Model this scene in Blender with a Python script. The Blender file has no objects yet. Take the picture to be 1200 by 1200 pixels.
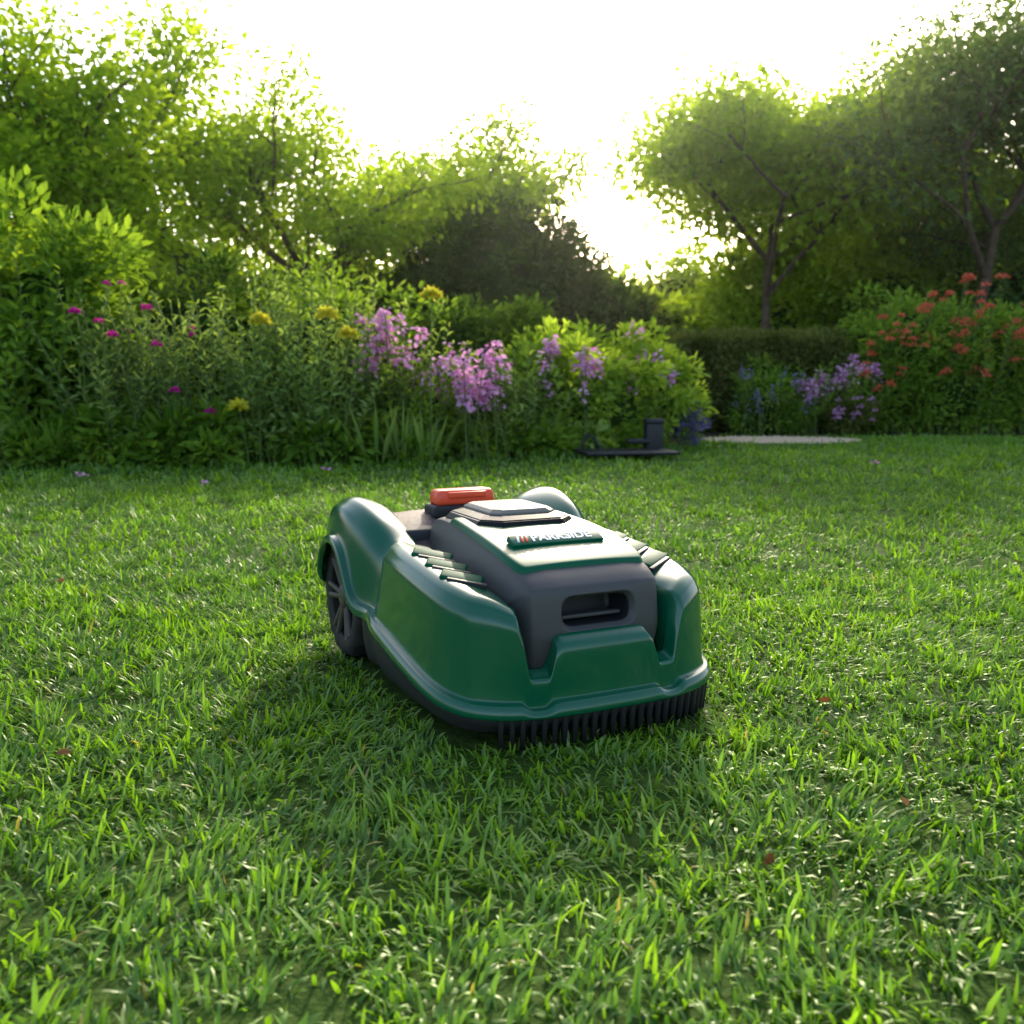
import bpy, bmesh, math
import numpy as np
from mathutils import Vector
rng=np.random.default_rng(11)
sc=bpy.context.scene
# ---------------------------------------------------------------- helpers
def link(o,parent=None):
    sc.collection.objects.link(o)
    if parent is not None: o.parent=parent
    return o
def empty(name,loc=(0,0,0),rz=0):
    e=bpy.data.objects.new(name,None); e.location=loc; e.rotation_euler=(0,0,rz); e.empty_display_size=.1
    return link(e)
class Geo:
    def __init__(s): s.V=[];s.F=[];s.M=[];s.T=[];s.n=0
    def add(s,V,F,mat=0,tint=0.5):
        V=np.asarray(V,dtype=np.float64).reshape(-1,3)
        F=np.asarray(F,dtype=np.int64)
        s.V.append(V); s.T.append(np.broadcast_to(np.asarray(tint,dtype=np.float64),(len(V),)).copy())
        s.F.append(F+s.n); s.M.append(mat)
        return_n=s.n; s.n+=len(V); return return_n
    def addF(s,F,base,mat=0):
        s.F.append(np.asarray(F,dtype=np.int64)+base); s.M.append(mat)
    def build(s,name,mats,smooth=False,parent=None,loc=None):
        V=np.concatenate(s.V); T=np.concatenate(s.T)
        me=bpy.data.meshes.new(name)
        me.vertices.add(len(V)); me.vertices.foreach_set('co',V.astype(np.float32).ravel())
        li=np.concatenate([f.ravel() for f in s.F])
        tot=np.concatenate([np.full(len(f),f.shape[1]) for f in s.F])
        mi=np.concatenate([np.full(len(f),m) for f,m in zip(s.F,s.M)])
        st=np.concatenate([[0],np.cumsum(tot)[:-1]])
        me.loops.add(len(li)); me.loops.foreach_set('vertex_index',li.astype(np.int32))
        me.polygons.add(len(tot)); me.polygons.foreach_set('loop_start',st.astype(np.int32))
        me.polygons.foreach_set('material_index',mi.astype(np.int32))
        if smooth: me.polygons.foreach_set('use_smooth',np.ones(len(tot),dtype=bool))
        a=me.attributes.new('tint','FLOAT','POINT'); a.data.foreach_set('value',T.astype(np.float32))
        me.update(calc_edges=True); me.validate()
        for m in mats: me.materials.append(m)
        return link(bpy.data.objects.new(name,me),parent)
def norm(v): return v/np.maximum(np.linalg.norm(v,axis=-1,keepdims=True),1e-9)
_grid=rng.random((64,64))
def noise2(x,y):
    xi=np.floor(x).astype(int); yi=np.floor(y).astype(int); fx=x-xi; fy=y-yi
    fx=fx*fx*(3-2*fx); fy=fy*fy*(3-2*fy)
    g=lambda a,b:_grid[a%64,b%64]
    return (g(xi,yi)*(1-fx)+g(xi+1,yi)*fx)*(1-fy)+(g(xi,yi+1)*(1-fx)+g(xi+1,yi+1)*fx)*fy
def leaves(geo,P,D,L,W,mat=0,tint=.5,up=None,fold=.25,droop=.12):
    n=len(P)
    if n==0: return
    D=norm(D); L=np.broadcast_to(L,(n,))[:,None]; W=np.broadcast_to(W,(n,))[:,None]
    r=rng.normal(size=(n,3))*.7+(np.array([0,0,1.]) if up is None else up)
    S=norm(np.cross(D,r)); N=np.cross(S,D)
    b=P; tip=P+D*L-N*L*droop
    l1=P+D*L*.28+S*W*.38+N*W*fold*.6; r1=P+D*L*.28-S*W*.38+N*W*fold*.6
    l2=P+D*L*.62+S*W*.42+N*W*fold*.5-N*L*droop*.3; r2=P+D*L*.62-S*W*.42+N*W*fold*.5-N*L*droop*.3
    V=np.stack([b,l1,l2,tip,r2,r1],1).reshape(-1,3)
    i=np.arange(n)[:,None]*6
    F=np.concatenate([i+np.array([0,1,2,3]),i+np.array([0,3,4,5])])
    geo.add(V,F,mat,np.repeat(np.broadcast_to(tint,(n,)),6))
def tube(geo,path,rad,sides=5,mat=0,tint=.5):
    path=np.asarray(path,float); n=len(path)
    T=norm(np.gradient(path,axis=0)); ref=np.array([0.3,0.9,0.2]) 
    A=norm(np.cross(T,ref)); B=np.cross(T,A)
    a=np.linspace(0,2*np.pi,sides,endpoint=False)
    rad=np.broadcast_to(rad,(n,))
    V=path[:,None,:]+rad[:,None,None]*(np.cos(a)[None,:,None]*A[:,None,:]+np.sin(a)[None,:,None]*B[:,None,:])
    i=np.arange(n-1)[:,None]*sides; j=np.arange(sides)[None,:]; k=(j+1)%sides
    F=np.stack([i+j,i+k,i+sides+k,i+sides+j],-1).reshape(-1,4)
    geo.add(V.reshape(-1,3),F,mat,tint)
def rdir(n): return norm(rng.normal(size=(n,3)))
# ---------------------------------------------------------------- materials
def newmat(name):
    m=bpy.data.materials.new(name); m.use_nodes=True; nt=m.node_tree; nt.nodes.clear()
    return m,nt,nt.nodes,nt.links
def fol(name,dark,light,trans=.45,rough=.5,tcol=None,gloss=0):
    m,nt,N,Lk=newmat(name)
    out=N.new('ShaderNodeOutputMaterial'); at=N.new('ShaderNodeAttribute'); at.attribute_name='tint'
    cr=N.new('ShaderNodeValToRGB'); cr.color_ramp.elements[0].color=(*dark,1); cr.color_ramp.elements[1].color=(*light,1)
    Lk.new(at.outputs['Fac'],cr.inputs[0])
    p=N.new('ShaderNodeBsdfDiffuse'); Lk.new(cr.outputs[0],p.inputs[0])
    t=N.new('ShaderNodeBsdfTranslucent')
    mul=N.new('ShaderNodeMix'); mul.data_type='RGBA'; mul.blend_type='MULTIPLY'; mul.inputs[0].default_value=1
    Lk.new(cr.outputs[0],mul.inputs[6]); mul.inputs[7].default_value=(*(tcol or (1.7,1.5,.5)),1)
    Lk.new(mul.outputs[2],t.inputs[0])
    mx=N.new('ShaderNodeMixShader'); mx.inputs[0].default_value=trans
    Lk.new(p.outputs[0],mx.inputs[1]); Lk.new(t.outputs[0],mx.inputs[2])
    if gloss>0:
        gl=N.new('ShaderNodeBsdfGlossy'); gl.inputs['Roughness'].default_value=rough; gl.inputs[0].default_value=(.9,.95,.8,1)
        m2=N.new('ShaderNodeMixShader'); m2.inputs[0].default_value=gloss
        Lk.new(mx.outputs[0],m2.inputs[1]); Lk.new(gl.outputs[0],m2.inputs[2]); Lk.new(m2.outputs[0],out.inputs[0])
    else: Lk.new(mx.outputs[0],out.inputs[0])
    return m
def pmat(name,col,rough=.5,spec=.5,coat=0,bump=None,var=None,metal=0):
    m,nt,N,Lk=newmat(name)
    out=N.new('ShaderNodeOutputMaterial'); p=N.new('ShaderNodeBsdfPrincipled'); Lk.new(p.outputs[0],out.inputs[0])
    p.inputs['Base Color'].default_value=(*col,1); p.inputs['Roughness'].default_value=rough
    p.inputs['Specular IOR Level'].default_value=spec; p.inputs['Coat Weight'].default_value=coat; p.inputs['Metallic'].default_value=metal
    p.inputs['Coat Roughness'].default_value=.07
    tc=N.new('ShaderNodeTexCoord')
    if bump:
        nz=N.new('ShaderNodeTexNoise'); nz.inputs['Scale'].default_value=bump[0]; nz.inputs['Detail'].default_value=4
        b=N.new('ShaderNodeBump'); b.inputs['Strength'].default_value=bump[1]; b.inputs['Distance'].default_value=bump[2]
        Lk.new(tc.outputs['Object'],nz.inputs['Vector']); Lk.new(nz.outputs[0],b.inputs['Height']); Lk.new(b.outputs[0],p.inputs['Normal'])
    if var:
        nz=N.new('ShaderNodeTexNoise'); nz.inputs['Scale'].default_value=var[0]; nz.inputs['Detail'].default_value=6
        cr=N.new('ShaderNodeValToRGB'); cr.color_ramp.elements[0].position=.3; cr.color_ramp.elements[1].position=.7
        cr.color_ramp.elements[0].color=(*col,1); cr.color_ramp.elements[1].color=(*var[1],1)
        Lk.new(tc.outputs['Object'],nz.inputs['Vector']); Lk.new(nz.outputs[0],cr.inputs[0]); Lk.new(cr.outputs[0],p.inputs['Base Color'])
    return m
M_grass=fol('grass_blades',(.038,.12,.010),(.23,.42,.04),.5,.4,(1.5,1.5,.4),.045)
M_soil=pmat('soil',(.03,.022,.012),.95,.1,bump=(30,.8,.02),var=(9,(.06,.045,.025)))
M_under=pmat('turf_thatch',(.03,.065,.008),.95,.1,bump=(60,.8,.01),var=(25,(.06,.10,.018)))
M_gravel=pmat('gravel',(.72,.56,.38),.95,.1,bump=(80,.8,.01),var=(60,(.5,.38,.25)))
M_bark=pmat('bark',(.07,.045,.028),.9,.2,bump=(25,.8,.02),var=(12,(.14,.10,.065)))
M_stem=pmat('stem_green',(.14,.21,.06),.6,.1)
M_f1=fol('leaf_mid_green',(.08,.18,.022),(.26,.42,.06))
M_f2=fol('leaf_sage',(.14,.23,.05),(.36,.50,.15),.4,.6,(1.4,1.3,.5))
M_f3=fol('leaf_lime',(.14,.26,.028),(.38,.54,.09),.5)
M_f4=fol('leaf_dark',(.03,.080,.014),(.10,.18,.035),.3)
M_f5=fol('leaf_tree_backlit',(.11,.24,.014),(.37,.52,.045),.6,.45,(1.8,1.6,.4))
M_f6=fol('leaf_hedge_brown',(.07,.10,.02),(.19,.23,.06),.3)
M_f7=fol('leaf_conifer',(.05,.12,.04),(.18,.30,.09),.45)
M_pink=fol('petal_pink',(.70,.27,.58),(.92,.60,.82),.4,.6,(1,.9,1),0)
M_mag=fol('petal_magenta',(.65,.01,.28),(.8,.04,.5),.4,.6,(1,1,1),0)
M_yel=fol('petal_yellow',(.75,.66,.03),(.88,.84,.14),.35,.6,(1,1,.8),0)
M_red=fol('petal_coral',(.82,.12,.06),(.90,.30,.17),.4,.6,(1,1,1),0)
M_blue=fol('petal_lavender',(.17,.14,.38),(.36,.3,.58),.3,.6,(1,1,1),0)
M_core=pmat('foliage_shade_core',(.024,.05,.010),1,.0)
# ---------------------------------------------------------------- ground
EX=np.array([-30,-4,-2.6,-.95,.3,1.06,1.35,1.75,4.5,8,30]); EY=np.array([4.6,4.9,5.05,5.28,5.85,6.5,7.3,7.8,7.9,8.2,9])
edge=lambda x:np.interp(x,EX,EY)
g=Geo(); g.add([(-150,-100,0),(150,-100,0),(150,200,0),(-150,200,0)],[[0,1,2,3]]); g.build('ground',[M_under])
xs=np.linspace(-14,14,140); yo=edge(xs)+.03*np.sin(xs*9)+.02*np.sin(xs*23)
V=np.concatenate([np.c_[xs,yo,np.full(140,.005)],np.c_[xs,np.full(140,30.),np.full(140,.005)]])
i=np.arange(139)[:,None]; g=Geo(); g.add(V,np.concatenate([i,i+1,i+141,i+140],1)); g.build('flower_bed_soil',[M_soil])
g=Geo()
pa=np.linspace(0,2*np.pi,40,endpoint=False); rr_=1+.05*np.sin(pa*5)+.04*np.sin(pa*9+1)
g.add(np.c_[2.05+.62*np.cos(pa)*rr_,7.36+.42*np.sin(pa)*rr_,np.full(40,.010)],[list(range(40))]); 
# loose stones on the path
def pebbles(g,n):
    for k in range(n):
        a=rng.uniform(0,6.28); q=math.sqrt(rng.random()); x=2.05+.62*q*math.cos(a); y=7.36+.42*q*math.sin(a); s=rng.uniform(.008,.018)
        th=rng.uniform(0,6.28)+np.arange(5)*1.2566; V=[(x+s*math.cos(t),y+s*.8*math.sin(t),.011) for t in th]+[(x,y,.011+s*.6)]
        g.add(V,[[j,(j+1)%5,5] for j in range(5)],0)
pebbles(g,700)
g.build('gravel_path',[M_gravel])

MO=np.array([.118,1.216]); MR=math.radians(25.5)
def to_local(X,Y):
    dx=X-MO[0]; dy=Y-MO[1]; c,s=math.cos(MR),math.sin(MR)
    return c*dx+s*dy, -s*dx+c*dy
# ---------------------------------------------------------------- lawn blades
def blade_zone(geo,y0,y1,dens,W,L,xm,xb,fine=True):
    area_w=lambda y:xm*y+xb
    n_t=int(dens/7*(y1-y0)*2*area_w((y0+y1)/2))
    Y=rng.uniform(y0,y1,int(n_t*1.5)); X=rng.uniform(-area_w(y1),area_w(y1),len(Y))
    k=np.abs(X)<area_w(Y); X=X[k][:n_t];Y=Y[k][:n_t]
    n=len(X); k=7
    X=np.repeat(X,k)+rng.normal(0,.008,n*k)*W/.0026; Y=np.repeat(Y,k)+rng.normal(0,.008,n*k)*W/.0026
    taz=np.repeat(rng.uniform(0,6.28,n),k); tt=np.repeat(rng.normal(0,.15,n),k)
    m=(Y<edge(X)+.03)
    lx,ly=to_local(X,Y)
    m&=~((np.abs(lx)<.2)&(ly>.015)&(ly<.62))
    m&=~(((X-2.05)/.64)**2+((Y-7.36)/.43)**2<1)
    X=X[m];Y=Y[m];taz=taz[m];tt=tt[m]; lx=lx[m]; ly=ly[m]
    n=len(X)
    nl=noise2(X*7+3,Y*7+9); nb=noise2(X*1.7+30,Y*1.7+5); nc=noise2(X*22,Y*22)
    Ln=L*(.5+.5*nl+.45*nc)*rng.lognormal(0,.25,n)
    near=(np.abs(lx)<.27)&(ly>-.08)&(ly<.66); Ln=np.where(near,np.minimum(Ln,.025),Ln)
    az=taz+rng.normal(0,1.3,n); az=np.where(rng.random(n)<.35,noise2(X*4,Y*4+50)*14,az)
    lean=np.abs(rng.normal(.45,.45,n)); curv=rng.uniform(.1,2.3,n)
    ts=np.array([0,.4,.75,1.])
    ang=lean[:,None]+curv[:,None]*ts[None]
    seg=np.diff(ts)[None]*Ln[:,None]; am=(ang[:,1:]+ang[:,:-1])/2
    r=np.concatenate([np.zeros((n,1)),np.cumsum(seg*np.sin(am),1)],1); z=np.concatenate([np.zeros((n,1)),np.cumsum(seg*np.cos(am),1)],1)
    d=np.stack([np.cos(az),np.sin(az)],1)
    tw=az+np.pi/2+rng.normal(0,.5,n); tw2=tw[:,None]+rng.normal(0,.7,n)[:,None]*ts
    w=(W*rng.uniform(.55,1.45,n))[:,None]*np.array([.75,1,.8,0])[None]*.5
    C=np.stack([X[:,None]+r*d[:,:1],Y[:,None]+r*d[:,1:],z-.002],-1)
    S=np.stack([np.cos(tw2),np.sin(tw2),np.full_like(tw2,.15)],-1)*w[...,None]
    A=C+S;B=C-S
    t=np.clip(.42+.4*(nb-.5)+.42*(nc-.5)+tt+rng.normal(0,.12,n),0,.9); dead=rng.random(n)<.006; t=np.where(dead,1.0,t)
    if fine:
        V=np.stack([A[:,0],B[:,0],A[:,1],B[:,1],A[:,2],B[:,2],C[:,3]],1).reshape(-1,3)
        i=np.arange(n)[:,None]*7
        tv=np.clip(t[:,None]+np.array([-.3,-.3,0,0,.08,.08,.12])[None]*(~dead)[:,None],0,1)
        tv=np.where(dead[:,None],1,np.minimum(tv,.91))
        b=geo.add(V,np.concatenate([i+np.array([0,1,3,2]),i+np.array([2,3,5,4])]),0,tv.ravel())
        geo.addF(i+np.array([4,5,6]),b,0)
    else:
        V=np.stack([A[:,0],B[:,0],A[:,2],B[:,2],C[:,3]],1).reshape(-1,3)
        i=np.arange(n)[:,None]*5
        tv=np.clip(t[:,None]+np.array([-.3,-.3,.05,.05,.12])[None]*(~dead)[:,None],0,.91)
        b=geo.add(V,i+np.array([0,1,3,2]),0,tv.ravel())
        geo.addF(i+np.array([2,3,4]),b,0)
g=Geo()
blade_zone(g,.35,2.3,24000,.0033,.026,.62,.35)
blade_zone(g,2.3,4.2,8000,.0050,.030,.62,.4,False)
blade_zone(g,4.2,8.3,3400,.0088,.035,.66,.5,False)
lawn=g.build('lawn_grass',[M_grass])
cr=[n for n in M_grass.node_tree.nodes if n.type=='VALTORGB'][0].color_ramp
cr.elements[1].position=.92; e=cr.elements.new(.97); e.color=(.40,.32,.12,1)
# ---------------------------------------------------------------- foliage builders
def leaf_cloud(geo,c,rad,n,L,W,mat,clumps=60,shell=.55,spread=.16,tb=.5,tv=.22):
    c=np.array(c,float); rad=np.array(rad,float)
    d=rdir(clumps); rr=rng.uniform(shell,1,clumps)[:,None]*(1+.12*np.clip(rng.normal(size=(clumps,1)),-1.5,1.5))
    cc=c+d*rr*rad; cc[:,2]=np.maximum(cc[:,2],.05)
    ct=rng.normal(tb,tv,clumps)
    ix=rng.integers(0,clumps,n)
    off=rdir(n)*(rng.random((n,1))**.6*1.9)*spread*rad.mean()*np.array([1,1,.75])
    P=cc[ix]+off; P[:,2]=np.maximum(P[:,2],.02)
    D=norm(off)+.5*norm(P-c)+rdir(n)*.6+np.array([0,0,.15])
    leaves(geo,P,D,L*rng.uniform(.6,1.3,n),W*rng.uniform(.7,1.2,n),mat,np.clip(ct[ix]+rng.normal(0,.14,n),0,1))
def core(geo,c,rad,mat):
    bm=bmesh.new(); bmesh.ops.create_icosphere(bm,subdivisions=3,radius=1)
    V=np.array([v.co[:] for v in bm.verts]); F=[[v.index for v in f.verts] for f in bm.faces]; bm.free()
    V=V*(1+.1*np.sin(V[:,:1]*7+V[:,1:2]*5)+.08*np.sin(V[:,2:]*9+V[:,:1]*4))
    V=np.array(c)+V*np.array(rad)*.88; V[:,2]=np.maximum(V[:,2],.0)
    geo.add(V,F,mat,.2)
def flower_ball(geo,P,r,n,mat,L=None):
    d=rdir(n); d[:,2]=np.abs(d[:,2])*.8-.15
    leaves(geo,P+d*r*.45,d+rdir(n)*.35,(L or r*.8)*rng.uniform(.7,1.2,n),(L or r*.8)*.55,mat,rng.uniform(0,1,n))
def flower_spike(geo,P,h,r,n,mat):
    t=rng.random(n); a=rng.uniform(0,6.28,n)
    D=np.stack([np.cos(a),np.sin(a),rng.normal(-.2,.4,n)],1)
    leaves(geo,P+np.stack([0*t,0*t,-t*h],1)+D*r*.5*(t[:,None]+.3)+rng.normal(0,r*.25,(n,3)),D,r*rng.uniform(.7,1.3,n),r*.8,mat,rng.uniform(0,1,n))
def stems(geo,cx,cy,R,H,ns,nl,L,W,lm,sm,lean=.35,tb=.5,flower=None,fp=.4,fr=.03,low=.1,sink=1.0):
    for s in range(ns):
        a=rng.uniform(0,6.28); q=R*math.sqrt(rng.random())
        p0=np.array([cx+q*.55*math.cos(a),cy+q*.55*math.sin(a),0.])
        h=H*rng.uniform(.6,1.05)*(1-.25*(q/R)**2)
        o=np.array([math.cos(a),math.sin(a)])*q*.9*lean*2+rng.normal(0,.05,2)
        t=np.linspace(0,1,6); path=np.c_[p0[0]+o[0]*t**1.6,p0[1]+o[1]*t**1.6,h*t]
        path[1:,:2]+=rng.normal(0,.008,(5,2))
        tube(geo,path,np.linspace(.006,.0025,6),3,sm,.5)
        tl=np.linspace(low,1,nl)+rng.normal(0,.01,nl); tl=np.clip(tl,0,1)
        P=np.stack([np.interp(tl,t,path[:,k]) for k in range(3)],1)
        ga=np.arange(nl)*2.4+rng.uniform(0,6)+rng.normal(0,.3,nl)
        upz=rng.normal(.45,.35,nl)+tl*.5
        D=np.stack([np.cos(ga),np.sin(ga),upz],1)
        leaves(geo,P,D,L*(1.15-.55*tl)*rng.uniform(.7,1.25,nl),W*(1.1-.4*tl),lm,np.clip(tb+.25*(tl-.5)+rng.normal(0,.13,nl)+rng.normal(0,.08),0,1),droop=.2)
        if flower is not None and rng.random()<fp:
            if flower[1]=='spike': flower_spike(geo,path[-1]+[0,0,.03],.10,fr,16,flower[0])
            else: flower_ball(geo,path[-1]+[0,0,.01],fr,40,flower[0])
def one_stem(geo,x,y,z,sm,kind,fm,r=.03,n=50):
    b=np.array([x+rng.normal(0,.05),y+rng.normal(0,.05)+.08,0]); t=np.linspace(0,1,5)
    path=np.c_[b[0]+(x-b[0])*t**1.5,b[1]+(y-b[1])*t**1.5,z*t]
    tube(geo,path,.0035,3,sm,.5)
    if kind=='ball': flower_ball(geo,path[-1],r,n,fm)
    else: flower_spike(geo,path[-1]+[0,0,.04],.10,r,n,fm)
def strap(geo,cx,cy,n,L,W,mat,tb=.5):
    a=rng.uniform(0,6.28,n); P=np.stack([cx+.06*np.cos(a),cy+.06*np.sin(a),0*a],1)
    l=L*rng.uniform(.6,1.1,n); ln=rng.uniform(.1,.8,n)
    D=np.stack([np.cos(a)*ln,np.sin(a)*ln,np.ones(n)],1)
    leaves(geo,P,D,l,W,mat,np.clip(rng.normal(tb,.15,n),0,1),up=np.stack([-np.cos(a),-np.sin(a),0*a],1)*2,droop=-.0)
# ------- the flower border (left / centre), world metres
MAT=[M_f1,M_stem,M_f2,M_f3,M_f4,M_pink,M_mag,M_yel,M_red,M_blue,M_f6,M_core,M_f5,M_f7,M_bark]
(f1,st,f2,f3,f4,pk,mg,ye,rd,bl,f6,co,f5,f7,bk)=range(15)
g=Geo()
for cx,cy,rx,ry,rz,cz,m in [(-4.2,6.6,.9,.7,.85,.7,f1),(-3.1,6.5,.8,.6,.8,.75,f1),(-2.2,6.5,.8,.5,.65,.6,f4),(-1.3,6.5,.8,.5,.62,.55,f1),(-.4,6.8,.7,.5,.5,.5,f4),(.5,7.2,.7,.5,.42,.4,f1)]:
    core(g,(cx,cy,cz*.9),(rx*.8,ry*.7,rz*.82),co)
    leaf_cloud(g,(cx,cy,cz),(rx,ry,rz),6000,.06,.03,m,90,.7,.14,.5)
g.build('background_shrubs',MAT)
g=Geo()  # large-leaved shrub far left
core(g,(-2.75,5.85,.6),(.35,.35,.6),co)
leaf_cloud(g,(-2.75,5.75,.8),(.6,.5,.68),5200,.085,.045,f1,90,.45,.16,.62)
stems(g,-2.8,5.6,.6,1.45,60,26,.10,.04,f1,st,tb=.65)
strap(g,-2.5,5.25,60,.3,.05,f1); g.build('broadleaf_shrub',MAT)
g=Geo()
leaf_cloud(g,(-3.9,5.7,.7),(.8,.5,.75),5500,.08,.04,f3,90,.45,.16,.5)
stems(g,-3.8,5.5,.7,1.4,50,24,.10,.04,f3,st,tb=.6); g.build('broadleaf_shrub',MAT)
g=Geo() # rose campion with magenta flowers
core(g,(-1.95,5.75,.3),(.4,.25,.42),co)
for cx,cy in [(-2.2,5.3),(-1.95,5.4),(-1.7,5.35),(-2.0,5.7),(-2.35,5.6)]:
    stems(g,cx,cy,.3,.98,40,20,.075,.02,f2,st,tb=.45,flower=(mg,'ball'),fp=.05,fr=.022,lean=.5)
for x,z in [(-1.91,.84),(-1.87,.65),(-1.79,.41),(-1.6,.3),(-2.29,.82),(-2.1,.7)]: one_stem(g,x,5.1,z,st,'ball',mg,.028)
leaf_cloud(g,(-1.95,5.3,.1),(.65,.2,.2),2600,.1,.05,f1,40,.3,.18,.45)
g.build('rose_campion_plant',MAT)
g=Geo() # sage-like shrub with yellow whorls
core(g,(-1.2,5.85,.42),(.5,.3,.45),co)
for cx,cy,h in [(-1.5,5.6,1.15),(-1.2,5.6,1.2),(-.95,5.6,1.1),(-1.35,5.35,.9),(-1.05,5.35,.92),(-1.3,5.9,1.2),(-.75,5.75,1.02)]:
    stems(g,cx,cy,.32,h,42,26,.07,.026,f2,st,tb=.6,flower=(f3,'ball'),fp=.25,fr=.02)
for x,z in [(-1.32,.77),(-.97,.80),(-.86,.70),(-1.45,.32),(-.42,.90)]: one_stem(g,x,5.1,z,st,'ball',ye,.052,130)
leaf_cloud(g,(-1.2,5.35,.12),(.6,.2,.2),2600,.08,.035,f1,40,.3,.18,.4)
g.build('jerusalem_sage_shrub',MAT)
def pinkplant(name,lst,tips,Y,lm,leafL=.075,leafW=.022):
    g=Geo()
    for cx,cy,h,R in lst:
        core(g,(cx,cy+.15,h*.3),(R*.7,R*.5,h*.38),co)
        stems(g,cx,cy,R,h,56,22,leafL,leafW,lm,st,tb=.6,flower=(pk,'spike'),fp=.12,fr=.03,lean=.45)
    for x,z in tips:
        for k in range(3): one_stem(g,x+rng.normal(0,.05),Y+rng.normal(0,.06),z+rng.normal(0,.04),st,'spike',pk,.036,22)
    g.build(name,MAT)
pinkplant('penstemon_plant',[(-.7,5.75,.85,.3),(-.45,5.7,.68,.3)],[(-.74,.69),(-.66,.73),(-.80,.81),(-.75,.57),(-.58,.62)],5.45,f1)
pinkplant('penstemon_plant',[(-.2,5.85,.62,.3),(.05,5.95,.68,.3)],[(-.37,.54),(-.27,.45),(-.16,.46),(-.22,.4),(-.11,.66),(-.3,.36),(-.13,.38)],5.5,f2)
pinkplant('penstemon_plant',[(.35,6.2,.7,.32),(.65,6.45,.66,.3)],[(.21,.64),(.35,.62),(.5,.58)],5.9,f3,.085,.04)
g=Geo() # light green bushes centre right
core(g,(.35,6.3,.28),(.5,.25,.3),co); core(g,(.95,6.85,.3),(.3,.2,.3),co)
leaf_cloud(g,(.3,6.2,.4),(.6,.3,.36),6000,.06,.036,f3,90,.5,.15,.6)
leaf_cloud(g,(.95,6.75,.42),(.36,.28,.38),3600,.06,.03,f3,60,.5,.15,.7)
for x,z in [(.62,.56),(.78,.50),(.79,.79),(.9,.6),(1.0,.52),(.7,.6)]:
    for k in range(2): one_stem(g,x+rng.normal(0,.04),6.3,z+rng.normal(0,.03),st,'spike',pk,.036,22)
g.build('light_green_shrub',MAT)
g=Geo()
for cx,cy in [(-.75,5.3),(-.62,5.38),(-.48,5.4)]: strap(g,cx,cy,26,.36,.02,f2,.5)
g.build('iris_leaves',MAT)
g=Geo()
for cx in np.arange(-4,1.0,.13):
    cy=float(edge(cx))+.12
    leaf_cloud(g,(cx,cy,.07),(.12,.1,.1+.06*rng.random()),260,.08*rng.uniform(.7,1.3),.04,[f1,f2,f3,f1][rng.integers(4)],10,.2,.4,rng.uniform(.45,.85))
g.build('border_ground_cover',MAT)
g=Geo()
leaf_cloud(g,(1.2,6.75,.16),(.17,.14,.18),2000,.03,.012,bl,24,.4,.2,.4)
leaf_cloud(g,(1.22,6.8,.14),(.18,.14,.15),1100,.04,.012,f2,20,.4,.2,.5)
g.build('lavender_plant',MAT)
# ------- right side
g=Geo()
def boxhedge(g,x0,x1,y0,y1,h,n,m):
    bx=[(x0+.06,y0+.06),(x1-.06,y0+.06),(x1-.06,y1-.06),(x0+.06,y1-.06)]
    V=[(a,b,0) for a,b in bx]+[(a,b,h-.07) for a,b in bx]
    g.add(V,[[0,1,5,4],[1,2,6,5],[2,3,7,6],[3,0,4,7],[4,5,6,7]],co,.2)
    P=np.stack([rng.uniform(x0,x1,n),rng.uniform(y0,y1,n),rng.uniform(.02,h,n)],1)
    f=rng.random(n); N=np.zeros((n,3))
    k=f<.5; P[k,1]=y0; N[k,1]=-1
    k=(f>=.5)&(f<.8); P[k,2]=h; N[k,2]=1
    k=(f>=.8)&(f<.9); P[k,0]=x0; N[k,0]=-1
    k=(f>=.9); P[k,0]=x1; N[k,0]=1
    wob=noise2(P[:,0]*4+P[:,1]*3,P[:,2]*4+P[:,1]*2)*.14-.07
    P+=N*(wob[:,None]+rng.normal(0,.025,(n,1)))
    leaves(g,P,N*.7+rdir(n)*.8+[0,0,.2],.045*rng.uniform(.7,1.3,n),.024,m,np.clip(.45+(noise2(P[:,0]*6,P[:,2]*6)-.5)*.7+rng.normal(0,.12,n),0,1))
boxhedge(g,1.5,2.95,8.5,9.3,.83,22000,f6); g.build('clipped_hedge',MAT)
g=Geo()
core(g,(2.15,8.3,.2),(.3,.12,.25),co)
leaf_cloud(g,(2.15,8.2,.3),(.4,.2,.32),2600,.05,.02,f1,50,.4,.2,.4)
for k in range(34): one_stem(g,rng.uniform(1.85,2.5),8.1+rng.normal(0,.08),rng.uniform(.2,.55),st,'spike',bl,.02,12)
g.build('catmint_plant',MAT)
pinkplant('penstemon_plant',[(2.5,8.35,.62,.3),(2.85,8.35,.7,.3)],[(2.42,.43),(2.6,.5),(2.82,.51),(2.95,.62),(3.07,.58),(2.55,.38)],8.15,f1)
g=Geo()
leaf_cloud(g,(2.85,8.05,.16),(.22,.14,.16),1500,.045,.02,f6,26,.4,.2,.5)
for k in range(26): flower_ball(g,np.array([rng.uniform(2.66,3.05),7.95+rng.normal(0,.05),rng.uniform(.12,.32)]),.025,16,pk)
g.build('sedum_plant',MAT)
g=Geo()
for c,r in [((3.55,8.7,.6),(.7,.5,.62)),((4.3,8.8,.55),(.7,.5,.6)),((3.9,8.6,.35),(.8,.4,.4)),((3.25,8.55,.35),(.4,.3,.4))]:
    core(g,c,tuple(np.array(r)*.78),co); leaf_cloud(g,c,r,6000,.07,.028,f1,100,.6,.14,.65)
for cx in (3.3,3.7,4.1,4.5): stems(g,cx,8.5,.4,1.25,40,22,.09,.028,f3,st,tb=.5)
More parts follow.
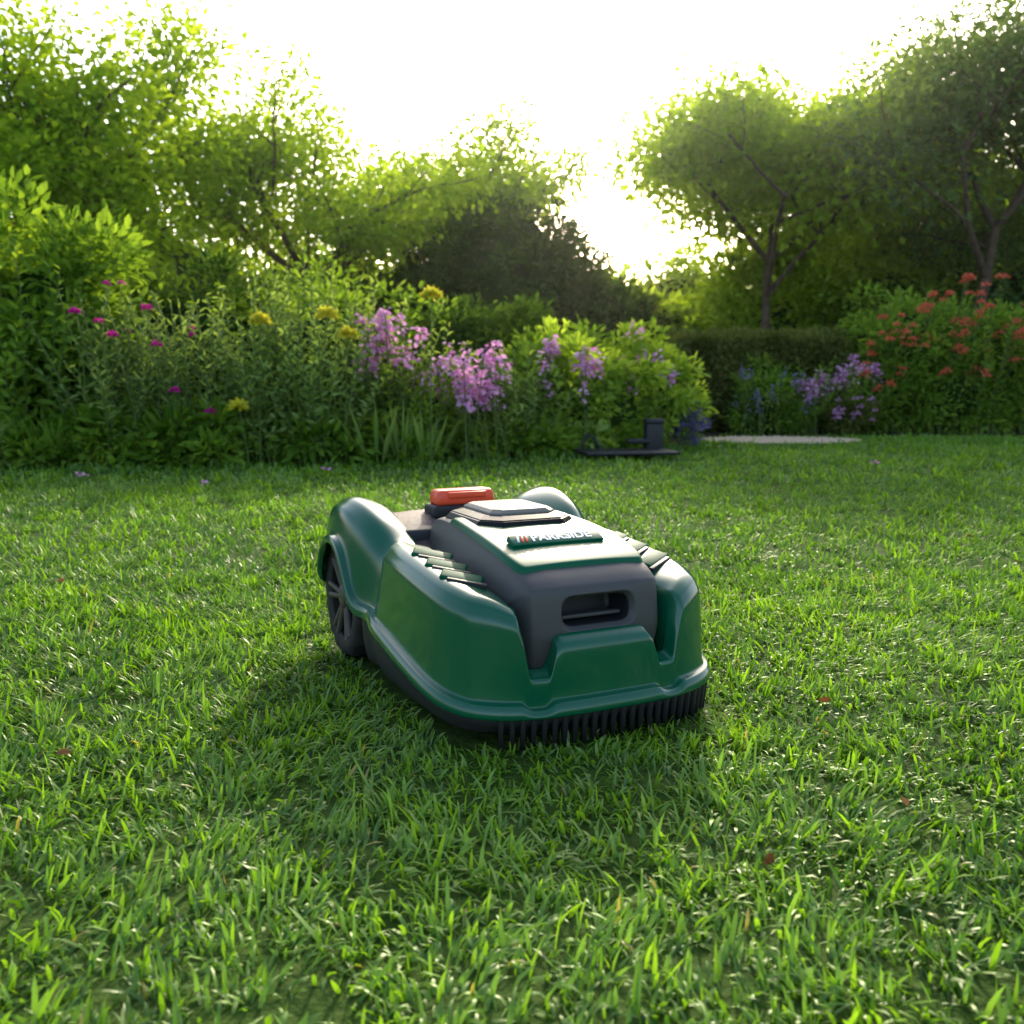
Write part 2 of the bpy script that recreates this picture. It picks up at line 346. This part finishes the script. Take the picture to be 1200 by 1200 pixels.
for k in range(70):
    x=rng.uniform(2.95,4.7); zt=.72+.55*math.exp(-((x-3.85)/.55)**2); z=rng.uniform(.55,1) *zt+.12
    if rng.random()<.25: z*=.6
    P=np.array([x,8.15+rng.normal(0,.1),z]); 
    for q in range(2): flower_ball(g,P+rng.normal(0,.03,3),.036,22,rd)
    tube(g,np.array([P,[x,8.5,z*.5],[x,8.5,0]]),.004,3,st)
g.build('red_flowering_shrub',MAT)
g=Geo()
for c,r in [((5.4,8.9,.7),(.9,.6,.8)),((6.8,9.2,.8),(1,.7,.9)),((8.4,9.5,.9),(1.2,.8,1.0))]:
    core(g,c,tuple(np.array(r)*.8),co); leaf_cloud(g,c,r,5000,.08,.035,f1,90,.6,.14,.5)
g.build('background_shrubs',MAT)
# ------- yew dome
g=Geo()
for c,r in [((-.1,13,1.3),(1.25,1,1.5)),((.75,13.3,.9),(1.0,.9,1.25)),((-1.1,13.4,1.0),(.9,.9,1.2)),((1.5,13.8,.7),(.8,.8,.95))]:
    core(g,c,tuple(np.array(r)*.92),co); leaf_cloud(g,c,r,14000,.09,.045,f4,260,.9,.085,.6)
g.build('yew_topiary',MAT)
# ------- distant mass
g=Geo()
for c,r,m in [((-10,17,1.6),(2.6,1.5,2.3),f1),((-6.5,16.5,1.5),(2.4,1.5,2.0),f1),((-3.2,17,1.3),(2.2,1.5,1.7),f3),((-.2,18,1.2),(2.2,1.5,1.2),f1),
              ((2.9,18,1.1),(1.9,1.5,1.5),f3),((5.6,17,1.6),(2,1.5,2.4),f1),((8.4,16.5,1.8),(2.3,1.5,2.6),f4),((12,17,2),(2.8,1.5,2.6),f1),((2.2,14.2,.7),(1.1,.8,.9),f3)]:
    core(g,c,tuple(np.array(r)*.86),co); leaf_cloud(g,c,r,8000,.16,.08,m,200,.85,.12,.5)
for c,r,m in [((3.4,12.8,1.3),(1.1,.8,1.25),f5),((4.9,12.6,1.5),(1.2,.8,1.5),f3),((6.8,12.4,1.6),(1.3,.8,1.6),f7)]:
    core(g,(c[0],c[1]+.3,c[2]*.7),tuple(np.array(r)*.6),co); leaf_cloud(g,c,r,10000,.10,.055,m,160,.45,.16,.5)
g.build('distant_trees',MAT)
# ------- trees
def tree(name,x,y,H,trunk,leafn,L,W,lm,nch=4,spread=.75,lv=3,crown0=.3,sig=.16,tb=.55,seedlean=(0,0),seed=0):
    global rng
    keep=rng; rng=np.random.default_rng(100+seed)
    g=Geo(); tips=[]
    def grow(p,d,ln,r,dep):
        n=5; pts=[p]; dd=d.copy()
        for k in range(n-1):
            dd=norm(dd+rng.normal(0,.13,3)+np.array([0,0,.05])); pts.append(pts[-1]+dd*ln/(n-1))
        pts=np.array(pts); tube(g,pts,np.linspace(r,r*.6,n),7 if dep<2 else 4,bk,.5)
        if dep>=lv-1: tips.extend([pts[2],pts[3],pts[4]])
        elif dep==1: tips.append(pts[3])
        if dep<lv:
            c=nch+(dep==0)
            for k in range(c):
                q=pts[-1] if k==0 else pts[rng.integers(2 if dep else 3,n)]
                a=k*2.4+rng.uniform(0,1.5); h=np.array([math.cos(a),math.sin(a),0])
                nd=norm(dd*.75+h*spread*rng.uniform(.7,1.3)+np.array([0,0,.12]))
                grow(q,nd,ln*rng.uniform(.58,.78),r*.52,dep+1)
    tr=H*crown0
    grow(np.array([x,y,0.]),norm(np.array([seedlean[0],seedlean[1],1.])),tr*1.15,trunk,0)
    T=np.array(tips); 
    # uneven crown: leave some twigs bare and crowd others
    wt=rng.random(len(T))**1.5+.05; wt/=wt.sum()
    n=leafn; ix=rng.choice(len(T),n,p=wt); ct=rng.normal(tb,.18,len(T))
    off=rng.normal(size=(n,3))*sig*np.array([1,1,.7])
    P=T[ix]+off
    leaves(g,P,norm(off)+rdir(n)*.7+[0,0,-.15],L*rng.uniform(.6,1.3,n),W*rng.uniform(.7,1.2,n),lm,np.clip(ct[ix]+rng.normal(0,.13,n),0,1))
    g.build(name,MAT); rng=keep
tree('deciduous_tree',-4.4,10.5,4.9,.10,18000,.085,.06,f5,sig=.2,seed=1)
tree('deciduous_tree',-2.6,11.8,5.2,.09,18000,.085,.06,f5,sig=.2,seed=2)
tree('deciduous_tree',-6.6,10.5,5.2,.10,15000,.09,.06,f5,sig=.21,seed=3)
tree('deciduous_tree',-1.1,14.6,6.0,.09,14000,.09,.065,f5,sig=.22,seed=4)
tree('deciduous_tree',3.0,11.5,5.6,.07,23000,.095,.06,f5,sig=.24,tb=.45,seedlean=(.05,0),spread=1.05,seed=5)
tree('deciduous_tree',5.0,10.6,6.2,.08,28000,.10,.045,f7,sig=.27,spread=1.05,seed=6)
tree('deciduous_tree',7.8,11.5,5.8,.10,15000,.10,.05,f7,sig=.24,seed=7)
tree('deciduous_tree',4.4,15.0,7.4,.09,17000,.11,.07,f5,sig=.28,seed=8)
# ---------------------------------------------------------------- charging station
M_black=pmat('black_plastic',(.018,.019,.02),.5,.4,bump=(300,.15,.001))
cs=empty('charging_station',(.72,5.72,0),.15)
def sub(o,l=2):
    m=o.modifiers.new('s','SUBSURF'); m.levels=l; m.render_levels=l
def smooth(o):
    for p in o.data.polygons: p.use_smooth=True
def boxo(name,c,s,mat,parent,bev=.004,rot=(0,0,0),taper=1.0):
    bm=bmesh.new(); bmesh.ops.create_cube(bm,size=1)
    for v in bm.verts:
        k=taper if v.co.z>0 else 1
        v.co=Vector((v.co.x*s[0]*k,v.co.y*s[1]*k,v.co.z*s[2]))
    me=bpy.data.meshes.new(name); bm.to_mesh(me); bm.free(); me.materials.append(mat)
    o=bpy.data.objects.new(name,me); link(o,parent); o.location=c; o.rotation_euler=rot
    if bev: 
        b=o.modifiers.new('b','BEVEL'); b.width=bev; b.segments=3; b.limit_method='ANGLE'
        smooth(o)
    return o
boxo('base_plate',(-.05,-.05,.045),(.56,.34,.018),M_black,cs,.008)
boxo('post',(.16,.1,.12),(.12,.09,.19),M_black,cs,.02,taper=.9)
boxo('post_cap',(.16,.1,.22),(.125,.10,.03),M_black,cs,.012,taper=.85)
boxo('contact_arm',(.05,.06,.10),(.14,.05,.03),M_black,cs,.01)
g=Geo(); t=np.linspace(0,1,12); tube(g,np.c_[-.32+.14*t,.05+0*t,.04+.10*np.sin(t*3.14)],.009,6); g.build('cable_loop',[M_black],parent=cs)
# ---------------------------------------------------------------- robot mower
M_green=pmat('green_shell',(.001,.098,.043),.22,.45,coat=.4,bump=(900,.03,.0006))
M_panel=pmat('green_panel',(.001,.105,.046),.32,.2,bump=(900,.04,.0006))
M_green2=pmat('green_shell_matte',(.001,.085,.038),.6,.12,bump=(900,.04,.0006))
M_grey=pmat('grey_shell',(.070,.066,.063),.45,.4,bump=(1500,.2,.0005))
M_dark=pmat('dark_skirt',(.026,.026,.027),.55,.35,bump=(900,.2,.0006))
M_deck=pmat('dewy_deck',(.06,.045,.04),.5,.2,bump=(500,.6,.002),var=(260,(.18,.12,.11)))
M_or=pmat('stop_button_red',(.95,.10,.035),.35,.4,coat=.1)
M_glass=pmat('display_cover',(.010,.012,.012),.22,.15)
M_lid=pmat('display_lid',(.18,.17,.14),.3,.25,bump=(300,.05,.001))
M_silver=pmat('silver_letters',(.85,.87,.87),.4,.5)
M_rub=pmat('tyre_rubber',(.025,.023,.022),.75,.3,bump=(200,.3,.001))
M_hub=pmat('wheel_hub',(.07,.055,.048),.5,.4)
mow=empty('robot_lawn_mower',(MO[0],MO[1],0),MR)
# station: (wb,yb,zb),(wt,yt,zt),(wi,yi,zi)
S=[((0,-.024,.045),(0,-.006,.147),(0,.03,.13)),
((.045,-.024,.045),(.042,-.006,.147),(.04,.03,.13)),
((.072,-.022,.045),(.064,-.005,.146),(.06,.03,.13)),
((.080,-.021,.045),(.071,-.003,.140),(.066,.03,.12)),
((.089,-.020,.045),(.080,-.004,.102),(.08,.03,.10)),
((.112,-.016,.045),(.106,.000,.102),(.105,.03,.10)),
((.121,-.014,.045),(.114,.002,.150),(.108,.04,.15)),
((.130,-.012,.045),(.122,.006,.182),(.110,.05,.176)),
((.155,-.004,.046),(.145,.018,.193),(.112,.070,.187)),
((.185,.014,.048),(.172,.04,.199),(.114,.095,.191)),
((.205,.046,.052),(.186,.075,.205),(.115,.125,.196)),
((.214,.09,.058),(.191,.12,.211),(.116,.165,.201)),
((.218,.17,.070),(.193,.19,.219),(.117,.215,.207)),
((.220,.25,.085),(.191,.26,.226),(.117,.270,.214)),
((.221,.305,.094),(.185,.310,.229),(.117,.318,.216)),
((.213,.335,.098),(.172,.335,.213),(.118,.343,.207)),
((.213,.36,.100),(.178,.36,.217),(.118,.373,.212)),
((.224,.39,.100),(.190,.39,.243),(.119,.408,.226)),
((.228,.41,.120),(.196,.425,.258),(.120,.44,.237)),
((.230,.440,.180),(.200,.465,.268),(.120,.47,.245)),
((.230,.49,.205),(.201,.51,.272),(.120,.51,.248)),
((.229,.55,.190),(.199,.555,.266),(.120,.55,.243)),
((.227,.59,.145),(.194,.59,.245),(.120,.575,.228)),
((.222,.612,.11),(.188,.61,.215),(.120,.59,.205)),
((.19,.632,.10),(.165,.622,.20),(.11,.60,.19)),
((.10,.638,.10),(.10,.625,.198),(.07,.60,.19)),
((0,.64,.10),(0,.626,.198),(0,.60,.19))]
nS=len(S)
B=np.array([s[0] for s in S]);Tt=np.array([s[1] for s in S]);I=np.array([s[2] for s in S])
tan=np.gradient(B[:,:2],axis=0); nrm=norm(np.c_[tan[:,1],-tan[:,0]]) # outward
nrm=np.where((nrm*(B[:,:2]-[0,.3])).sum(1,keepdims=True)<0,-nrm,nrm)
n3=np.c_[nrm,np.zeros(nS)]
up=np.array([0,0,1.])
dome=np.interp(np.arange(nS),[0,7,9,13,15,17,20,22,24],[0,0,.003,.003,.002,.010,.013,.008,0])[:,None]*up
fl=np.interp(np.arange(nS),[0,14,18,26],[.007,.005,.003,.003])[:,None]
def lev():
    H=Tt[:,2]-B[:,2]; sc_=np.clip(H/.1,.3,1)[:,None]
    yield B-n3*.006
    yield B+n3*fl+up*.001
    yield B+n3*fl*.8+up*.013*sc_
    yield B+n3*.0+up*.0195*sc_
    k3=B-n3*.009+up*.022*sc_; yield k3
    k4=k3+(Tt-k3)*.12; yield k4
    yield k3+(Tt-k3)*.5+n3*.005
    yield k3+(Tt-k3)*.82+n3*.008
    yield Tt+n3*.002-up*.007
    yield Tt-n3*.012+up*.001+dome*.4
    yield Tt+(I-Tt)*.45+dome
    yield Tt+(I-Tt)*.88+dome*.6
    yield I-up*.006
    yield I-up*.03
L_=list(lev()); nK=len(L_)
def ring(P):
    Pl=P.copy(); Pl[:,0]=-Pl[:,0]
    return np.concatenate([P,Pl[1:-1][::-1]])
R=np.array([ring(p) for p in L_]); m=R.shape[1]
F=[]
for k in range(nK-1):
    for i_ in range(m):
        j=(i_+1)%m; F.append([k*m+i_,k*m+j,(k+1)*m+j,(k+1)*m+i_])
g=Geo(); g.add(R.reshape(-1,3),F); shell=g.build('green_body_shell',[M_green],True,mow)
me=shell.data; 
ca=me.attributes.new('crease_edge','FLOAT','EDGE')
vals=np.zeros(len(me.edges)); 
for e in me.edges:
    a,b=e.vertices; ka,kb=a//m,b//m
    if ka==kb:
        if ka in (3,4): vals[e.index]=.6
        ia=min(a%m,m-a%m)
        if ka==7 and 7<=ia<=14: vals[e.index]=.35
        if ka==8 and 6<=ia<=14: vals[e.index]=.5
        if ka in (8,9) and ia<6: vals[e.index]=.3
    else:
        ia=a%m; ia=min(ia,m-ia)
        if ia in (2,3,4,5,6,7) and ka>=4: vals[e.index]=.45
        if ia in (9,) and 4<=ka<9: vals[e.index]=.4
        if ia in (14,15) and 4<=ka<10: vals[e.index]=.5
ca.data.foreach_set('value',vals.astype(np.float32)); sub(shell,3)
# deck
rows=[]
for f_ in (1,.6,.2,-.2,-.6,-1):
    rows.append(np.c_[I[9:,0]*f_*1.04,I[9:,1],I[9:,2]-.008+.006*(1-f_*f_)])
R2=np.array(rows); a_,b_=R2.shape[:2]
F=[[i*b_+j,(i+1)*b_+j,(i+1)*b_+j+1,i*b_+j+1] for i in range(a_-1) for j in range(b_-1)]
g=Geo(); g.add(R2.reshape(-1,3),F); g.build('rear_deck',[M_deck],True,mow)
# skirt
W0=B[:18].copy(); nn=n3[:18]
def skl(off,z): 
    P=W0-nn*off; P[:,2]=z
    tail=np.array([(.17,.40),(.155,.60),(.14,.62),(0,.625)]); zz=.035 if np.isscalar(z) and z<.05 else .2
    if not np.isscalar(z): zz=.22
    return np.concatenate([P,np.c_[tail,np.full(4,zz)]])
lv_=[skl(.045,.018),skl(.022,.022),skl(.016,.030),skl(.009,.050) ,skl(.006,W0[:,2]-.004),skl(.007,W0[:,2]+.012)]
lv_[3][:18,2]=np.minimum(.05,W0[:,2]-.01); 
R3=np.array([ring(p) for p in lv_]); m3=R3.shape[1]
F=[[k*m3+i,k*m3+(i+1)%m3,(k+1)*m3+(i+1)%m3,(k+1)*m3+i] for k in range(5) for i in range(m3)]
g=Geo(); g.add(R3.reshape(-1,3),F); o=g.build('lower_skirt',[M_dark],True,mow); sub(o,2)
g=Geo(); g.add([tuple(x) for x in R3[0]],[list(range(m3))]); g.build('underside',[M_dark],False,mow)
# comb teeth at the front
g=Geo()
arc=np.concatenate([np.c_[-B[8:0:-1,0],B[8:0:-1,1]],B[0:12,:2]]); d_=np.r_[0,np.cumsum(np.linalg.norm(np.diff(arc,axis=0),axis=1))]
nt_=30
for q in range(nt_):
    s_=d_[-1]*(q+.5)/nt_; x=np.interp(s_,d_,arc[:,0]); y=np.interp(s_,d_,arc[:,1])
    x2=np.interp(s_+.002,d_,arc[:,0]); y2=np.interp(s_+.002,d_,arc[:,1]); t_=norm(np.array([x2-x,y2-y])); n_=np.array([t_[1],-t_[0]])
    c=np.array([x,y])-n_*.009; V=[]
    for z,w,dp in ((.006,.0022,.003),(.046,.0032,.007)):
        for a,b in ((-1,-1),(1,-1),(1,1),(-1,1)): V.append((*(c+t_*w*a+n_*dp*b),z))
    g.add(V,[[0,1,5,4],[1,2,6,5],[2,3,7,6],[3,0,4,7],[3,2,1,0]])
g.build('front_comb',[M_dark],False,mow)
# hood (grey)
vp=[(.030,.07,.100,1),(.014,.10,.104,1),(.008,.138,.107,1),(.007,.146,.108,1),(.011,.193,.106,.9),(.016,.204,.106,.7),(.030,.215,.106,.4),(.055,.226,.107,.2),(.085,.236,.108,.1),(.14,.246,.109,0),(.21,.254,.108,0),(.30,.259,.103,0),(.37,.256,.096,0),(.40,.246,.092,0),(.415,.225,.09,0)]
es=np.array([0,.3,.54,.62,.84,.90,.95,1.0,1.06]); dr=np.array([0,0,0,.0005,.003,.006,.016,.032,.06])
e2=np.r_[-es[:0:-1],es]; d2=np.r_[dr[:0:-1],dr]; nu=len(e2)
G=[]
for y,z,hw,f_ in vp:
    for e_,q_ in zip(e2,d2): G.append((e_*hw,y+q_*f_*1.1,z-q_*(1-f_*.75)))
bm=bmesh.new(); cl=bm.edges.layers.float.new('crease_edge'); vs=[bm.verts.new(p) for p in G]
mid=nu//2
for r_ in range(len(vp)-1):
    for c_ in range(nu-1):
        if r_==3 and mid-2<=c_<mid+2: continue
        bm.faces.new([vs[r_*nu+c_],vs[r_*nu+c_+1],vs[(r_+1)*nu+c_+1],vs[(r_+1)*nu+c_]])
for r_ in range(4,len(vp)-1):
    for c_ in (mid-5,mid+5):
        e=bm.edges.get((vs[r_*nu+c_],vs[(r_+1)*nu+c_]))
        if e: e[cl]=.7
for c_ in range(mid-5,mid+5):
    e=bm.edges.get((vs[5*nu+c_],vs[5*nu+c_+1]))
    if e: e[cl]=.6
bm.normal_update()
hole=[e for e in bm.edges if e.is_boundary and all(abs(v.co.x)<.06 and .14<v.co.z<.197 and v.co.y<.02 for v in e.verts)]
for e in hole: e[cl]=.9
def ext(edges,dy,sx,sz,cr=0):
    r=bmesh.ops.extrude_edge_only(bm,edges=edges); ne=[x for x in r['geom'] if isinstance(x,bmesh.types.BMEdge)]; nv=[x for x in r['geom'] if isinstance(x,bmesh.types.BMVert)]
    for v in nv: v.co.y+=dy; v.co.x*=sx; v.co.z=.17+(v.co.z-.17)*sz
    es_=[e for e in ne if e.is_boundary]
    for e in es_: e[cl]=cr
    return es_
h1=ext(hole,.008,.90,.78,.9); h2=ext(h1,.05,.97,.92,1)
bmesh.ops.contextual_create(bm,geom=h2)
for f in bm.faces: f.smooth=True
mi_=[f for f in bm.faces if max(v.co.y for v in f.verts)<.09 and all(abs(v.co.x)<.06 for v in f.verts) and max(v.co.y for v in f.verts)>.05 and all(v.co.z<.2 for v in f.verts)]
for f in mi_: f.material_index=1
me=bpy.data.meshes.new('grey_hood'); bm.to_mesh(me); bm.free(); me.materials.append(M_grey); me.materials.append(M_black)
hood=link(bpy.data.objects.new('grey_hood',me),mow); sub(hood,3)
boxo('slot_bar',(0,.034,.160),(.09,.012,.005),M_grey,mow,.0015); 
# top green panel
hz=lambda y:np.interp(y,[p[0] for p in vp[5:]],[p[1] for p in vp[5:]])
def plate(name,ys,hws,dz,mat,parent,skirt=.006,l=2,base=hz):
    ev=np.array([-1,-.97,-.9,-.5,0,.5,.9,.97,1]); G=[]
    n=len(ys)
    for r_,(y,hw) in enumerate(zip(ys,hws)):
        for e_ in ev:
            lo=abs(e_)==1 or r_ in (0,n-1)
            G.append((e_*hw,y,base(y)+dz-.003*abs(e_)**2-(skirt if lo else 0)))
    F=[[r_*9+c_,r_*9+c_+1,(r_+1)*9+c_+1,(r_+1)*9+c_] for r_ in range(n-1) for c_ in range(8)]
    g=Geo(); g.add(G,F); o=g.build(name,[mat],True,parent); sub(o,l); return o
plate('top_green_panel',[.046,.048,.052,.066,.10,.15,.20,.26,.30,.303],[.090,.092,.096,.101,.104,.104,.102,.098,.093,.092],.006,M_panel,mow,.009,3)
# display window (octagonal, dark cover with inset lid)
def octo(name,y0,y1,hw,z0,z1,ins,mat,cut=.03,tilt=.0):
    def o8(s,z):
        a=hw-s;b0=y0+s;b1=y1-s;c=cut
        return [(-a+c,b0,z),(a-c,b0,z),(a,b0+c,z),(a,b1-c,z),(a-c,b1,z),(-a+c,b1,z),(-a,b1-c,z),(-a,b0+c,z)]
    V=o8(0,z0)+o8(0,z0+(z1-z0)*.4)+o8(ins,z1)
    F=[[k*8+i,k*8+(i+1)%8,(k+1)*8+(i+1)%8,(k+1)*8+i] for k in range(2) for i in range(8)]
    bm=bmesh.new(); v_=[bm.verts.new(p) for p in V]
    for f in F: bm.faces.new([v_[i] for i in f])
    bm.faces.new(v_[16:24]); me=bpy.data.meshes.new(name); bm.to_mesh(me); bm.free(); me.materials.append(mat)
    o=link(bpy.data.objects.new(name,me),mow); b=o.modifiers.new('b','BEVEL'); b.width=.0015; b.segments=2
    return o
octo('display_frame',.195,.375,.082,.250,.2640,.006,M_glass,.028)
octo('display_window',.203,.368,.074,.262,.2700,.014,M_glass,.026)
octo('display_lid',.226,.352,.054,.269,.2775,.007,M_lid,.012)
# stop button
boxo('stop_button_base',(0,.475,.247),(.122,.055,.022),M_dark,mow,.006)
boxo('stop_button',(0,.475,.270),(.110,.044,.026),M_or,mow,.007,taper=.93)
boxo('stop_button_grip',(0,.452,.275),(.07,.006,.010),M_or,mow,.002)
# badge: a wedge tilted a little towards the front
tl_=.42
zb=hz(.115)+.009
boxo('badge_plate',(-.008,.115,zb-.002),(.142,.024,.009),M_panel,mow,.0015,rot=(tl_,0,0))
nz_=np.array([0,-math.sin(tl_),math.cos(tl_)]); bp=np.array([0,.115,zb-.002])+nz_*.0050
for k in range(3):
    boxo('badge_stripe_%d'%(k+1),(-.068+k*.0065,bp[1],bp[2]),(.0030,.014,.002),[M_silver,M_or,M_or][k],mow,.0004,rot=(tl_,0,-.25))
tx=bpy.data.curves.new('lettering','FONT'); tx.body='PARKSIDE'; tx.size=.0205; tx.extrude=.0008; tx.space_character=1.05; tx.align_x='LEFT'; tx.align_y='CENTER'; tx.offset=.0005
to=link(bpy.data.objects.new('lettering',tx),mow); to.location=(-.048,bp[1],bp[2]); to.rotation_euler=(tl_,0,0); tx.materials.append(M_silver)
# louvre fins on the shoulders
for sx,nm in ((-1,'a'),(1,'b')):
    for k in range(3):
        yy=.112+k*.055; zz=.2065+k*.0062
        boxo('louvre_%s_%d'%(nm,k+1),(sx*.152,yy,zz+.0008),(.058,.026,.008),M_green2,mow,.0035,rot=(.20,-sx*.17,sx*.5))
        boxo('louvre_gap_%s_%d'%(nm,k+1),(sx*.152,yy-.018,zz-.0030),(.054,.007,.007),M_dark,mow,.001,rot=(.12,-sx*.17,sx*.5))
# wheels
def wheel(name,cx,cy,r,w,side):
    e=bpy.data.objects.new(name,None); link(e,mow); e.location=(cx,cy,r)
    prof=[(r*.70,-w/2+.004),(r*.76,-w/2),(r*.94,-w/2),(r,-w/2+.006),(r,w/2-.006),(r*.94,w/2),(r*.76,w/2),(r*.70,w/2-.004),(r*.70,-w/2+.004)]
    g=Geo(); n=60; a=np.linspace(0,2*np.pi,n,endpoint=False); V=[]
    for rr,xx in prof:
        for q,t in enumerate(a):
            k=rr*(1+(.05 if (q//2)%2==0 and rr>r*.93 else 0)); V.append((xx,k*math.cos(t)*.95,k*math.sin(t)*.95))
    F=[[k*n+i,k*n+(i+1)%n,(k+1)*n+(i+1)%n,(k+1)*n+i] for k in range(len(prof)-1) for i in range(n)]
    g.add(V,F,0)
    for q in range(6):
        t=q*math.pi/3
        for dd in (-.14,.14):
            c0=(r*.16,t+dd*1.2); c1=(r*.72,t+dd)
            tube(g,[(side*w*.30,c0[0]*math.cos(c0[1]),c0[0]*math.sin(c0[1])),(side*w*.36,(c0[0]+c1[0])/2*math.cos(t+dd),(c0[0]+c1[0])/2*math.sin(t+dd)),(side*w*.42,c1[0]*math.cos(c1[1]),c1[0]*math.sin(c1[1]))],.0055,6,1)
    hp=[(.001,.5),(.012,.5),(.02,.44),(.024,.2),(.024,-.3)]; V=[]
    for rr,xx in hp:
        for t in a: V.append((side*w*xx,rr*math.cos(t),rr*math.sin(t)))
    g.add(V,[[k*n+i,k*n+(i+1)%n,(k+1)*n+(i+1)%n,(k+1)*n+i] for k in range(4) for i in range(n)],1)
    V=[(side*w*-.1,0,0)]+[(side*w*-.1,r*.72*math.cos(t),r*.72*math.sin(t)) for t in a]
    g.add(V,[[0,1+i,1+(i+1)%n] for i in range(n)],2)
    g.build(name+'_mesh',[M_rub,M_hub,M_dark],True,e)
wheel('rear_wheel_1',-.187,.512,.104,.045,-1); wheel('rear_wheel_2',.187,.512,.104,.045,1)
boxo('wheel_well',(0,.5,.13),(.29,.22,.20),M_dark,mow,.01)
# fallen petals and leaves
g=Geo()
for x,y in [(-2.45,4.5),(-2.3,4.2),(-1.95,4.35),(-2.0,4.4),(-1.3,4.0),(-.9,4.6),(1.9,5.0)]:
    flower_ball(g,np.array([x,y,.035]),.02,6,0,.022)
g.build('fallen_petals',[M_pink])
M_dl=fol('dead_leaf',(.16,.07,.03),(.32,.17,.07),.3,.6,(1.2,1,.8),0)
g=Geo(); P=np.array([(.42,.98,.024),(.45,1.3,.024),(-.55,1.1,.024),(.8,1.9,.026),(-1.0,2.1,.026),(.25,.86,.02),(-.3,2.6,.028),(1.3,2.7,.028)])
leaves(g,P,np.c_[rng.normal(size=(8,2)),np.zeros(8)],.02,.012,0,rng.random(8)); g.build('fallen_leaves',[M_dl])
# ---------------------------------------------------------------- haze volume, added over the garden for the glow near the sun
hz_m,nt,N,Lk=newmat('glow_haze_air')
out=N.new('ShaderNodeOutputMaterial'); vs_=N.new('ShaderNodeVolumeScatter'); vs_.inputs['Density'].default_value=.0018; vs_.inputs['Anisotropy'].default_value=.84
vs_.inputs['Color'].default_value=(1,.98,.90,1); Lk.new(vs_.outputs[0],out.inputs['Volume'])
boxo('glow_haze',(0,15,6),(60,21,12.2),hz_m,None,0)
# ---------------------------------------------------------------- light
az=math.radians(8.4); el=math.radians(25)
Sd=Vector((math.sin(az)*math.cos(el),math.cos(az)*math.cos(el),math.sin(el)))
l=bpy.data.lights.new('sun','SUN'); l.energy=5; l.angle=math.radians(.6); l.color=(1,.91,.70)
lo=link(bpy.data.objects.new('sun',l)); lo.rotation_euler=Sd.to_track_quat('Z','Y').to_euler()
w=bpy.data.worlds.new('World'); sc.world=w; w.use_nodes=True; nt=w.node_tree
bg=nt.nodes['Background']; sky=nt.nodes.new('ShaderNodeTexSky'); sky.sky_type='NISHITA'; sky.sun_disc=False
sky.sun_elevation=el; sky.sun_rotation=az; sky.air_density=.9; sky.dust_density=3.0; sky.ozone_density=.6
nt.links.new(sky.outputs[0],bg.inputs[0]); bg.inputs[1].default_value=.38
# ---------------------------------------------------------------- camera
cam=bpy.data.cameras.new('camera'); co_=link(bpy.data.objects.new('camera',cam))
co_.location=(0,0,.47); co_.rotation_euler=(math.radians(90-7.9),0,0)
cam.lens=33.6; cam.sensor_width=36; cam.clip_start=.02; cam.clip_end=1000
cam.dof.use_dof=True; cam.dof.focus_distance=1.4; cam.dof.aperture_fstop=7.1
sc.camera=co_
sc.view_settings.view_transform='Standard'; sc.view_settings.look='None'; sc.view_settings.exposure=0
